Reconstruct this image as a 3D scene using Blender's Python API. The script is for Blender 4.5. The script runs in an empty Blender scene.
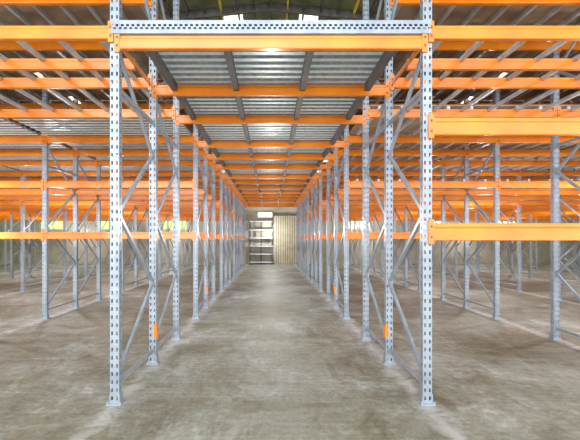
import bpy, math, random
from mathutils import Vector
random.seed(3)
S = bpy.context.scene
S.view_settings.view_transform = 'Standard'
S.view_settings.look = 'None'

# ------------------------------------------------------------ materials
def new_mat(name):
    m = bpy.data.materials.new(name); m.use_nodes = True
    nt = m.node_tree; b = nt.nodes['Principled BSDF']
    return m, nt, b
def metal_paint(name, col, col2, rough=0.4, metallic=0.0, scale=6.0, bump=0.0, detail=6, coat=0):
    m, nt, b = new_mat(name)
    tc = nt.nodes.new('ShaderNodeTexCoord')
    n = nt.nodes.new('ShaderNodeTexNoise'); n.inputs['Scale'].default_value = scale
    n.inputs['Detail'].default_value = detail
    r = nt.nodes.new('ShaderNodeValToRGB')
    r.color_ramp.elements[0].position = .35; r.color_ramp.elements[1].position = .65
    r.color_ramp.elements[0].color = (*col, 1); r.color_ramp.elements[1].color = (*col2, 1)
    nt.links.new(tc.outputs['Object'], n.inputs['Vector'])
    nt.links.new(n.outputs['Fac'], r.inputs['Fac'])
    nt.links.new(r.outputs['Color'], b.inputs['Base Color'])
    b.inputs['Roughness'].default_value = rough
    b.inputs['Metallic'].default_value = metallic
    if coat:
        b.inputs['Coat Weight'].default_value = coat; b.inputs['Coat Roughness'].default_value = .12
    if bump:
        bp = nt.nodes.new('ShaderNodeBump'); bp.inputs['Strength'].default_value = bump
        nt.links.new(n.outputs['Fac'], bp.inputs['Height']); nt.links.new(bp.outputs['Normal'], b.inputs['Normal'])
    return m
M_post = metal_paint('grey_blue_paint', (.29,.35,.43), (.40,.46,.54), .35, .15)
M_orange = metal_paint('orange_paint', (.88,.21,.003), (.97,.30,.008), .28, 0, 2.5, 0, 6, .5)
M_galv = metal_paint('galvanised_steel', (.66,.74,.76), (.88,.94,.95), .38, .15, 18)
M_galv_shade = metal_paint('galvanised_steel_shade', (.16,.20,.22), (.26,.31,.33), .5, .2, 18)  # darker galvanised tint: crevice shade painted onto the deck rib flanks
M_joist = metal_paint('dark_steel', (.09,.085,.085), (.16,.15,.14), .5, .2)
M_board = metal_paint('brown_board', (.27,.18,.12), (.46,.35,.26), .6, 0, 3)
M_bar = metal_paint('light_bar_steel', (.50,.52,.55), (.66,.68,.70), .4, .3)
M_wall = metal_paint('plaster_wall', (.34,.33,.27), (.54,.52,.44), .85, 0, 1.2, .1)
M_roof = metal_paint('olive_roof', (.24,.26,.14), (.40,.41,.25), .7, 0, 2)
M_yellow = metal_paint('yellow_steel', (.75,.55,.04), (.85,.66,.08), .5)
M_beige = metal_paint('beige_sheet', (.52,.48,.36), (.64,.60,.46), .6, 0, 4)
M_beige2 = metal_paint('beige_sheet_groove', (.24,.21,.14), (.34,.30,.21), .6, 0, 4)
M_frame = metal_paint('window_frame_paint', (.5,.5,.45), (.6,.6,.55), .6)

def skylight_mat(name, col):
    m, nt, b = new_mat(name)
    t = nt.nodes.new('ShaderNodeBsdfTranslucent'); t.inputs['Color'].default_value = (*col, 1)
    tr = nt.nodes.new('ShaderNodeBsdfTransparent'); tr.inputs['Color'].default_value = (*col, 1)
    mx = nt.nodes.new('ShaderNodeMixShader'); mx.inputs[0].default_value = .6
    out = nt.nodes['Material Output']
    nt.links.new(t.outputs[0], mx.inputs[1]); nt.links.new(tr.outputs[0], mx.inputs[2])
    nt.links.new(mx.outputs[0], out.inputs['Surface'])
    return m
M_sky = skylight_mat('translucent_skylight', (.95,.95,.80))
M_green = skylight_mat('tinted_glass', (.70,.90,.45))

def floor_mat():
    m, nt, b = new_mat('concrete_floor'); L = nt.links.new
    tc = nt.nodes.new('ShaderNodeTexCoord')
    def noise(scale, detail=8, rough=.6, vec=None, dist=0):
        n = nt.nodes.new('ShaderNodeTexNoise'); n.inputs['Scale'].default_value = scale
        n.inputs['Detail'].default_value = detail; n.inputs['Roughness'].default_value = rough
        n.inputs['Distortion'].default_value = dist
        L(vec or tc.outputs['Object'], n.inputs['Vector']); return n
    def ramp(src, stops):
        r = nt.nodes.new('ShaderNodeValToRGB'); e = r.color_ramp.elements
        e[0].position, e[0].color = stops[0][0], (*stops[0][1], 1)
        e[1].position, e[1].color = stops[-1][0], (*stops[-1][1], 1)
        for p, c in stops[1:-1]:
            k = e.new(p); k.color = (*c, 1)
        L(src, r.inputs['Fac']); return r
    def mix(a, bb, fac, mode='MIX'):
        x = nt.nodes.new('ShaderNodeMixRGB'); x.blend_type = mode
        if isinstance(fac, float): x.inputs[0].default_value = fac
        else: L(fac, x.inputs[0])
        L(a, x.inputs[1])
        if isinstance(bb, tuple): x.inputs[2].default_value = (*bb, 1)
        else: L(bb, x.inputs[2])
        return x.outputs[0]
    n1 = noise(.7, 12, .70, dist=.6)
    c1 = ramp(n1.outputs['Fac'], [(.38,(.23,.215,.17)), (.47,(.31,.305,.26)), (.54,(.35,.355,.325)), (.63,(.48,.50,.49))])
    mp = nt.nodes.new('ShaderNodeMapping'); mp.inputs['Scale'].default_value = (3.0,1.2,1)
    mp.inputs['Rotation'].default_value = (0,0,.6)
    L(tc.outputs['Object'], mp.inputs['Vector'])
    n2 = noise(1.3, 14, .74, mp.outputs['Vector'], .8)
    c2 = ramp(n2.outputs['Fac'], [(.36,(.60,.58,.51)), (.46,(.93,.92,.89)), (.56,(1.04,1.05,1.06)), (.65,(1.4,1.43,1.46))])
    c = mix(c1.outputs[0], c2.outputs[0], 1.0, 'MULTIPLY')
    n3 = noise(16, 14, .85)
    c3 = ramp(n3.outputs['Fac'], [(.38,(.70,.70,.67)), (.62,(1.26,1.26,1.26))])
    c = mix(c, c3.outputs[0], 1.0, 'MULTIPLY')
    mp2 = nt.nodes.new('ShaderNodeMapping'); mp2.inputs['Scale'].default_value = (.6,7,1)
    mp2.inputs['Rotation'].default_value = (0,0,.5)
    L(tc.outputs['Object'], mp2.inputs['Vector'])
    n5 = noise(1.0, 8, .7, mp2.outputs['Vector'], 1.2)
    c5 = ramp(n5.outputs['Fac'], [(.40,(.86,.85,.82)), (.52,(1,1,1)), (.62,(1.25,1.27,1.29))])
    c = mix(c, c5.outputs[0], .6, 'MULTIPLY')
    sp = nt.nodes.new('ShaderNodeSeparateXYZ'); L(tc.outputs['Object'], sp.inputs[0])
    def math_(op, a, v=None):
        k = nt.nodes.new('ShaderNodeMath'); k.operation = op
        if isinstance(a, float): k.inputs[0].default_value = a
        else: L(a, k.inputs[0])
        if v is not None:
            if isinstance(v, float): k.inputs[1].default_value = v
            else: L(v, k.inputs[1])
        return k.outputs[0]
    u = math_('PINGPONG', sp.outputs['X'], 1.35)
    near = math_('SUBTRACT', u, .95)
    near = math_('MULTIPLY', near, 2.1)
    n4 = noise(3.2, 10, .75, dist=.8)
    msk = math_('MULTIPLY', near, n4.outputs['Fac'])
    rm = ramp(msk, [(.28,(0,0,0)), (.42,(1,1,1))])
    fac = math_('MULTIPLY', rm.outputs[0], .7)
    c = mix(c, (.66,.68,.72), fac)
    v = nt.nodes.new('ShaderNodeTexVoronoi'); v.feature = 'DISTANCE_TO_EDGE'; v.inputs['Scale'].default_value = .45
    wv = nt.nodes.new('ShaderNodeVectorMath'); wv.operation = 'ADD'
    L(tc.outputs['Object'], wv.inputs[0]); L(n4.outputs['Color'], wv.inputs[1]); L(wv.outputs[0], v.inputs['Vector'])
    cr = ramp(v.outputs['Distance'], [(0.0,(.4,.4,.36)), (.008,(1,1,1))])
    c = mix(c, cr.outputs[0], .6, 'MULTIPLY')
    L(c, b.inputs['Base Color'])
    rr = ramp(n2.outputs['Fac'], [(.35,(.45,)*3), (.65,(.72,)*3)])
    L(rr.outputs[0], b.inputs['Roughness'])
    bp = nt.nodes.new('ShaderNodeBump'); bp.inputs['Strength'].default_value = .3; bp.inputs['Distance'].default_value = .02
    L(n3.outputs['Fac'], bp.inputs['Height']); L(bp.outputs['Normal'], b.inputs['Normal'])
    return m
M_floor = floor_mat()

# ------------------------------------------------------------ mesh helpers
class MB:
    def __init__(s): s.v=[]; s.f=[]; s.m=[]
    def box(s, x0,x1,y0,y1,z0,z1, mi=0):
        n=len(s.v)
        s.v += [(x0,y0,z0),(x1,y0,z0),(x1,y1,z0),(x0,y1,z0),(x0,y0,z1),(x1,y0,z1),(x1,y1,z1),(x0,y1,z1)]
        for q in ((0,3,2,1),(4,5,6,7),(0,1,5,4),(1,2,6,5),(2,3,7,6),(3,0,4,7)):
            s.f.append(tuple(n+i for i in q)); s.m.append(mi)
    def quad(s, a,b,c,d, mi=0):
        n=len(s.v); s.v += [a,b,c,d]; s.f.append((n,n+1,n+2,n+3)); s.m.append(mi)
    def bar(s, p, q, w, t, mi=0):
        p=Vector(p); q=Vector(q); d=(q-p).normalized(); n=Vector((1,0,0)); u=d.cross(n)*w/2; n=n*t/2
        k=len(s.v)
        for b in (p,q):
            for a in (-u-n, u-n, u+n, -u+n): s.v.append(tuple(b+a))
        for f in ((0,1,2,3),(7,6,5,4),(0,4,5,1),(1,5,6,2),(2,6,7,3),(3,7,4,0)):
            s.f.append(tuple(k+i for i in f)); s.m.append(mi)
    def extrude_x(s, prof, x0, x1, mi=0):
        n=len(s.v); k=len(prof)
        for x in (x0,x1):
            for (y,z) in prof: s.v.append((x,y,z))
        for i in range(k):
            j=(i+1)%k; s.f.append((n+i,n+j,n+k+j,n+k+i)); s.m.append(mi)
        s.f.append(tuple(n+i for i in reversed(range(k)))); s.m.append(mi)
        s.f.append(tuple(n+k+i for i in range(k))); s.m.append(mi)
    def mesh(s, name, mats):
        me=bpy.data.meshes.new(name); me.from_pydata(s.v,[],s.f)
        for m in mats: me.materials.append(m)
        me.polygons.foreach_set('material_index', s.m); me.update(); return me
def obj(name, me, parent=None, loc=(0,0,0)):
    o=bpy.data.objects.new(name, me); o.location=loc
    S.collection.objects.link(o)
    if parent: o.parent=parent
    return o
def empty(name, loc=(0,0,0)):
    o=bpy.data.objects.new(name,None); o.location=loc; S.collection.objects.link(o); return o

# ------------------------------------------------------------ upright post (real punched holes)
H=5.0
PW=.039; PD=.034
def post_mesh():
    b=MB()
    pitch=.07; hh=.032
    rows=int(H/pitch)
    xs=[-PW,-.029,-.014,.014,.029,PW]
    for r in range(rows):
        z0=r*pitch; zA=z0+(pitch-hh); z1=z0+pitch
        b.quad((xs[0],-PD,z0),(xs[-1],-PD,z0),(xs[-1],-PD,zA),(xs[0],-PD,zA))
        for i in (0,2,4):
            b.quad((xs[i],-PD,zA),(xs[i+1],-PD,zA),(xs[i+1],-PD,z1),(xs[i],-PD,z1))
        ys=[-PD,-.010,.008,PD]
        for sx in (-PW,PW):
            b.quad((sx,-PD,z0),(sx,PD,z0),(sx,PD,zA),(sx,-PD,zA))
            for i in (0,2):
                b.quad((sx,ys[i],zA),(sx,ys[i+1],zA),(sx,ys[i+1],z1),(sx,ys[i],z1))
    zt=rows*pitch
    b.box(-PW,-.018,PD-.004,PD,0,zt); b.box(.018,PW,PD-.004,PD,0,zt)
    b.box(-.011,.011,-PD+.0015,-PD+.006,0,zt)
    b.box(-.064,.064,-.058,.058,0,.010)
    b.box(-PW-.007,-PW,-.04,.04,.010,.09); b.box(PW,PW+.007,-.04,.04,.010,.09)
    for sx in (-.053,.053): b.box(sx-.007,sx+.007,-.052,-.040,.010,.028)
    return b.mesh('upright_post',[M_post])
ME_post=post_mesh()

def beam_mesh(h, ledge=True):
    b=MB(); hz=h/2; f=-.050
    prof=[(f+.004,-hz),(f,-hz+.006),(f,hz*.38),(f+.014,hz*.58),(f+.014,hz-.005),(f+.018,hz),(-.002,hz),(-.002,-hz)]
    b.extrude_x(prof,-1.309,1.309)
    for s in (-1,1):
        x0,x1=sorted((s*1.30,s*1.345))
        b.box(x0,x1,-.054,-.036,-hz-.03,hz+.03)
        for zz in (-hz*.6,hz*.6):
            b.box(min(s*1.315,s*1.330),max(s*1.315,s*1.330),-.058,-.053,zz-.01,zz+.01,1)
    return b.mesh('load_beam',[M_orange,M_joist])
ME_beam=beam_mesh(.12); ME_beamT=beam_mesh(.15)

def deck_mesh(w, L, name='deck_panel'):
    """ribbed plank decking: slotted crests, rolled flanks"""
    b=MB(); n=max(1,round(L/.14)); p=L/n; m=max(2,round(w/.075)); dx=w/m
    for i in range(n):
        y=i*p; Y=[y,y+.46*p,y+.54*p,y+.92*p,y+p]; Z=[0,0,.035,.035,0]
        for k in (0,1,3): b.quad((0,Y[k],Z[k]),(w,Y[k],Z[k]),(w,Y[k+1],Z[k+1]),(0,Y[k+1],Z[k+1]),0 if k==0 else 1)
        for j in range(m):
            x0=j*dx; q=.10*p; z=.035
            b.quad((x0,Y[2],z),(x0+dx*.42,Y[2],z),(x0+dx*.42,Y[3],z),(x0,Y[3],z),0)
            b.quad((x0+dx*.42,Y[2],z),(x0+dx,Y[2],z),(x0+dx,Y[2]+q,z),(x0+dx*.42,Y[2]+q,z),0)
            b.quad((x0+dx*.42,Y[3]-q,z),(x0+dx,Y[3]-q,z),(x0+dx,Y[3],z),(x0+dx*.42,Y[3],z),0)
    return b.mesh(name,[M_galv,M_galv_shade])

# ------------------------------------------------------------ rack layout
rows=[]
for g in range(5):
    y0=3.45+g*3.66
    rows.append([y0,y0+1.1,y0+2.2])
KMAX=5
cols=[1.35+2.7*k for k in range(-KMAX-1,KMAX+1)]
bays=[2.7*k for k in range(-KMAX,KMAX+1)]

def brace_mesh(dy):
    b=MB()
    a=.032; e=dy-.032
    z=.22; side=0
    b.bar((0,a,.16),(0,e,.16),.035,.03)
    while z<H-.6:
        z2=z+.72
        p=(0,a if side==0 else e,z); q=(0,e if side==0 else a,z2)
        b.bar(p,q,.036,.026)
        side=1-side; z=z2
    b.bar((0,a,2.75),(0,e,2.75),.035,.03)
    b.bar((0,a,H-.15),(0,e,H-.15),.035,.03)
    return b.mesh('frame_brace',[M_post])
ME_brace=brace_mesh(1.1)
ME_deck={}
def deck(w,L):
    k=(round(w,3),round(L,3))
    if k not in ME_deck: ME_deck[k]=deck_mesh(w,L)
    return ME_deck[k]
def bars_mesh(L):
    b=MB()
    for i in range(7):
        x=-1.15+i*2.3/6
        b.box(x-.018,x+.018,0,L,-.04,0,0)
    return b.mesh('support_bars',[M_bar])
def board_mesh(L):
    b=MB()
    b.box(-1.29,1.29,0,L,.0,.02,0)
    for i in range(8):
        x=-1.15+i*2.3/7
        b.box(x-.022,x+.022,0,L,-.05,0,1)
    return b.mesh('board_deck',[M_board,M_bar])
ME_b={}
def cached(fn,L):
    k=(fn.__name__,round(L,3))
    if k not in ME_b: ME_b[k]=fn(L)
    return ME_b[k]

ZT=3.125; ZS=3.21; Z4=4.17; Z2=2.40; Z1=1.49
for g,r in enumerate(rows):
    rack=empty('pallet_rack',(0,r[0],0)); base=r[0]
    for ri,y in enumerate(r):
        for x in cols:
            obj('upright_post',ME_post,rack,(x,y-base,0))
        for bx in bays:
            k=round(bx/2.7); right=k>0
            idx=g*3+ri
            if k==0:
                obj('load_beam',ME_beam,rack,(0,y-base,ZT)); continue
            obj('load_beam',ME_beam,rack,(bx,y-base,ZS))
            if idx>=1: obj('load_beam',ME_beam,rack,(bx,y-base,Z4))
            if idx>=3 or (right and idx==0): obj('load_beam',ME_beamT if idx==0 else ME_beam,rack,(bx,y-base,Z2))
            if idx>=3 or (right and idx==0): obj('load_beam',ME_beamT if idx==0 else ME_beam,rack,(bx,y-base,Z1))
            if idx==0:
                t=MB(); t.extrude_x([(-.05,-.055),(-.05,.02),(-.04,.03),(-.04,.055),(0,.055),(0,-.055)],-1.31,1.31)
                for s in (-1,1): t.box(min(s*1.305,s*1.325),max(s*1.305,s*1.325),-.6,.5,-.02,.02)
                obj('tie_beam',t.mesh('tie_beam',[M_orange]),rack,(bx,.62,ZS+.0))
    for j in (0,1):
        for x in cols: obj('frame_brace',ME_brace,rack,(x,r[j]-base,0))
    ends=r+([rows[g+1][0]] if g<4 else [])
    for j in range(len(ends)-1):
        ya,yb=ends[j],ends[j+1]; L=yb-ya
        for (xa,xb) in ((-1.07,-.42),(-.37,.33),(.38,1.07)):
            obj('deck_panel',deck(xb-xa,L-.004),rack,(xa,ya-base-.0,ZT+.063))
        jb=MB()
        for xj in (-1.09,-.395,.355,1.09):
            jb.box(xj-.03,xj+.03,.0,L-.056,-.08,-.002)
        obj('deck_joist',jb.mesh('deck_joist',[M_joist]),rack,(0,ya-base,ZT+.062))
        for bx in bays:
            k=round(bx/2.7)
            if k==0: continue
            if g==0 and j<2:
                obj('support_bars',cached(bars_mesh,L-.06),rack,(bx,ya-base,ZS+.062))
            elif k<0:
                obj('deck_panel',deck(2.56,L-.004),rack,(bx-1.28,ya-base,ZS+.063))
            else:
                obj('board_deck',cached(board_mesh,L-.06),rack,(bx,ya-base,ZS+.115-.0))
            if g<=2:
                obj('board_deck',cached(board_mesh,L-.06),rack,(bx,ya-base,Z4+.115))
            if (g>=1) and j<2 and k>0:
                obj('support_bars',cached(bars_mesh,L-.06),rack,(bx,ya-base,Z2+.105))
    if g==0:
        c=MB(); yf=-.062
        c.box(-1.37,1.37,yf,yf+.05,.0,.014); c.box(-1.37,1.37,yf,yf+.05,.098,.112)
        c.quad((-1.37,yf,.014),(1.37,yf,.014),(1.37,yf,.034),(-1.37,yf,.034))
        c.quad((-1.37,yf,.078),(1.37,yf,.078),(1.37,yf,.098),(-1.37,yf,.098))
        c.quad((-1.37,yf,.052),(1.37,yf,.052),(1.37,yf,.060),(-1.37,yf,.060))
        n=60; dx=2.74/n
        for i in range(n):
            xx=-1.37+i*dx
            c.quad((xx,yf,.034),(xx+dx*.45,yf,.034),(xx+dx*.45,yf,.052),(xx,yf,.052))
            c.quad((xx+dx*.4,yf,.060),(xx+dx*.85,yf,.060),(xx+dx*.85,yf,.078),(xx+dx*.4,yf,.078))
        c.quad((-1.37,yf+.04,.014),(1.37,yf+.04,.014),(1.37,yf+.04,.098),(-1.37,yf+.04,.098),1)
        obj('edge_channel',c.mesh('edge_channel',[M_post,M_joist]),rack,(0,0,ZT+.064))
    if g<2:
        gb=MB()
        for sx in (-1.35,1.35):
            s=-1 if sx>0 else 1
            x0,x1=sorted((sx+s*(PW+.002),sx+s*(PW+.010))); gb.box(x0,x1,-.034,.034,.30,.46)
            x0,x1=sorted((sx+s*.016,sx+s*(PW+.010))); gb.box(x0,x1,-.042,-.036,.30,.46)
        obj('post_tag',gb.mesh('post_tag',[M_orange]),rack,(0,r[1]-base,0))

# ------------------------------------------------------------ room shell
XW=16.8; YE=22.6; YB=-5.0
f=MB(); f.box(-XW,XW,YB,YE,-.2,0); obj('floor',f.mesh('floor',[M_floor]))
def wall(name, axis, pos, a0,a1,z1, holes, th=.2):
    A=sorted({a0,a1,*[h[0] for h in holes],*[h[1] for h in holes]})
    Z=sorted({0,z1,*[h[2] for h in holes],*[h[3] for h in holes]})
    b=MB()
    for i in range(len(A)-1):
        for j in range(len(Z)-1):
            ca=(A[i]+A[i+1])/2; cz=(Z[j]+Z[j+1])/2
            if any(h[0]<ca<h[1] and h[2]<cz<h[3] for h in holes): continue
            if axis=='y': b.box(A[i],A[i+1],pos,pos+th,Z[j],Z[j+1])
            else: b.box(pos,pos+th,A[i],A[i+1],Z[j],Z[j+1])
    return obj(name,b.mesh(name,[M_wall]))
end_h=[(-.80,.12,2.62,3.0)]+[(x,x+1.5,1.95,2.65) for x in (-13.2,-10.0,-6.2)]+[(x,x+1.5,1.95,2.65) for x in (4.2,8.5,12.5)]+[(x,x+2.6,4.6,6.2) for x in (-15,-11,-7,-3,1,5,9,13)]
wall('wall_back','y',YE,-XW,XW,8,end_h)
sh=[(y,y+2.2,1.5,3.0) for y in (0,5,9,13,17.5)]+[(y,y+3.4,4.6,6.4) for y in (-4,0,4,8,12,16)]
wall('wall_left','x',-XW-.2,YB,YE,7,sh)
wall('wall_right','x',XW,YB,YE,7,sh)
wn=1
def window(axis,pos,h,mat):
    global wn
    b=MB(); a0,a1,z0,z1=h
    def bx(p,q,r_,s_,mi,d0=.04,d1=.12):
        if axis=='y': b.box(p,q,pos+d0,pos+d1,r_,s_,mi)
        else: b.box(pos+d0,pos+d1,p,q,r_,s_,mi)
    t=.05
    bx(a0,a1,z0,z0+t,0); bx(a0,a1,z1-t,z1,0); bx(a0,a0+t,z0+t,z1-t,0); bx(a1-t,a1,z0+t,z1-t,0)
    am=(a0+a1)/2; bx(am-.02,am+.02,z0+t,z1-t,0)
    bx(a0+t,am-.02,z0+t,z1-t,1,.07,.075); bx(am+.02,a1-t,z0+t,z1-t,1,.07,.075)
    obj('window_%d'%wn,b.mesh('window',[M_frame,mat])); wn+=1
for i,h in enumerate(end_h): window('y',YE,h,M_green if 1<=i<=3 else M_sky)
for h in sh: window('x',-XW-.2,h,M_green if h[2]<2 else M_sky); window('x',XW,h,M_sky)

r=MB()
def rz(x): return 8.6-abs(x)*.1
strip=.9; y=YB
i=0
while y<YE+.2:
    y2=min(y+strip,YE+.2)
    for s in (-1,1):
        for (a,b_) in ((0,.9),(.9,1.5),(1.5,2.3),(2.3,5.2),(5.2,8.4),(8.4,12.6),(12.6,17)):
            lite = (i%3==1)
            x0,x1=s*a,s*b_
            mi=1 if (lite and a in (.9,5.2,8.4,12.6)) or (i%3==2 and a==1.5) else 0
            r.quad((x0,y,rz(x0)),(x1,y,rz(x1)),(x1,y2,rz(x1)),(x0,y2,rz(x0)),mi)
    y=y2; i+=1
roof=obj('ceiling',r.mesh('ceiling',[M_roof,M_sky]))
p=MB()
y=YB+.2
while y<YE:
    for s in (-1,1):
        n=len(p.v)
        for (xx) in (0,s*17):
            z=rz(xx)
            p.v += [(xx,y-.04,z-.26),(xx,y+.04,z-.26),(xx,y+.04,z-.02),(xx,y-.04,z-.02)]
        for q in ((0,1,5,4),(1,2,6,5),(2,3,7,6),(3,0,4,7)): p.f.append(tuple(n+k for k in q)); p.m.append(0)
    y+=2.4
for k in range(61):
    xx=-15+.5*k
    p.box(xx-.025,xx+.025,YB,YE,rz(xx)-.18,rz(xx)-.02,1 if k%4==3 else 0)
obj('trim_1',p.mesh('trim_1',[M_joist,M_yellow]))

# ------------------------------------------------------------ end of the tunnel
d=MB()
x=.20
while x<1.50:
    d.box(x,x+.07,YE-.10,YE-.04,.02,2.75); d.box(x+.07,x+.13,YE-.075,YE-.04,.02,2.75,2); x+=.13
d.box(.15,1.55,YE-.13,YE-.02,2.75,2.83,1)
obj('door_1',d.mesh('door_1',[M_beige,M_joist,M_beige2]))
s=MB()
for sx in (-1.2,-.58,.03):
    s.box(sx,sx+.05,YE-.55,YE-.50,0,2.45); s.box(sx,sx+.05,YE-.10,YE-.05,0,2.45)
for z in (.1,.55,1.0,1.45,1.9,2.38): s.box(-1.2,.08,YE-.56,YE-.04,z,z+.06,1)
s.box(-1.2,.08,YE-.05,YE-.03,.1,2.4,2)
obj('metal_shelving',s.mesh('metal_shelving',[M_joist,M_bar,M_wall]))

# ------------------------------------------------------------ light
w=bpy.data.worlds.new('World'); S.world=w; w.use_nodes=True
bg=w.node_tree.nodes['Background']; bg.inputs[0].default_value=(.95,.98,1,1); bg.inputs[1].default_value=2.9
def sun(name,rot,st,ang,col=(1,1,1)):
    l=bpy.data.lights.new(name,'SUN'); l.energy=st; l.angle=math.radians(ang); l.color=col
    o=bpy.data.objects.new(name,l); o.rotation_euler=rot; S.collection.objects.link(o); return o
sun('sun_front',(math.radians(78),0,math.radians(-8)),1.3,36,(1,.98,.95))
for yy in (1.0,6.38,10.04,13.7,17.36,21.4):
    for xx in (-10.8,-5.4,0,5.4,10.8):
        l=bpy.data.lights.new('fill_light','POINT')  # added fill: unseen zero-radius points brightening the bays, no real fixture
        l.energy=(46 if xx==0 else 68) if yy>2 else 38
        if yy>20: l.energy=95 if xx==0 else 65
        l.shadow_soft_size=0; l.color=(1,.99,.98); l.specular_factor=.12
        o=bpy.data.objects.new('fill_light',l); o.location=(xx,yy,1.75); S.collection.objects.link(o)

# ------------------------------------------------------------ camera
c=bpy.data.cameras.new('camera'); co=bpy.data.objects.new('camera',c); S.collection.objects.link(co)
co.location=(0,0,1.428); co.rotation_euler=(math.radians(90),0,0)
c.sensor_fit='HORIZONTAL'; c.sensor_width=36; c.lens=396/580*36
c.shift_x=19/580; c.shift_y=19/580; c.clip_start=.05
S.camera=co
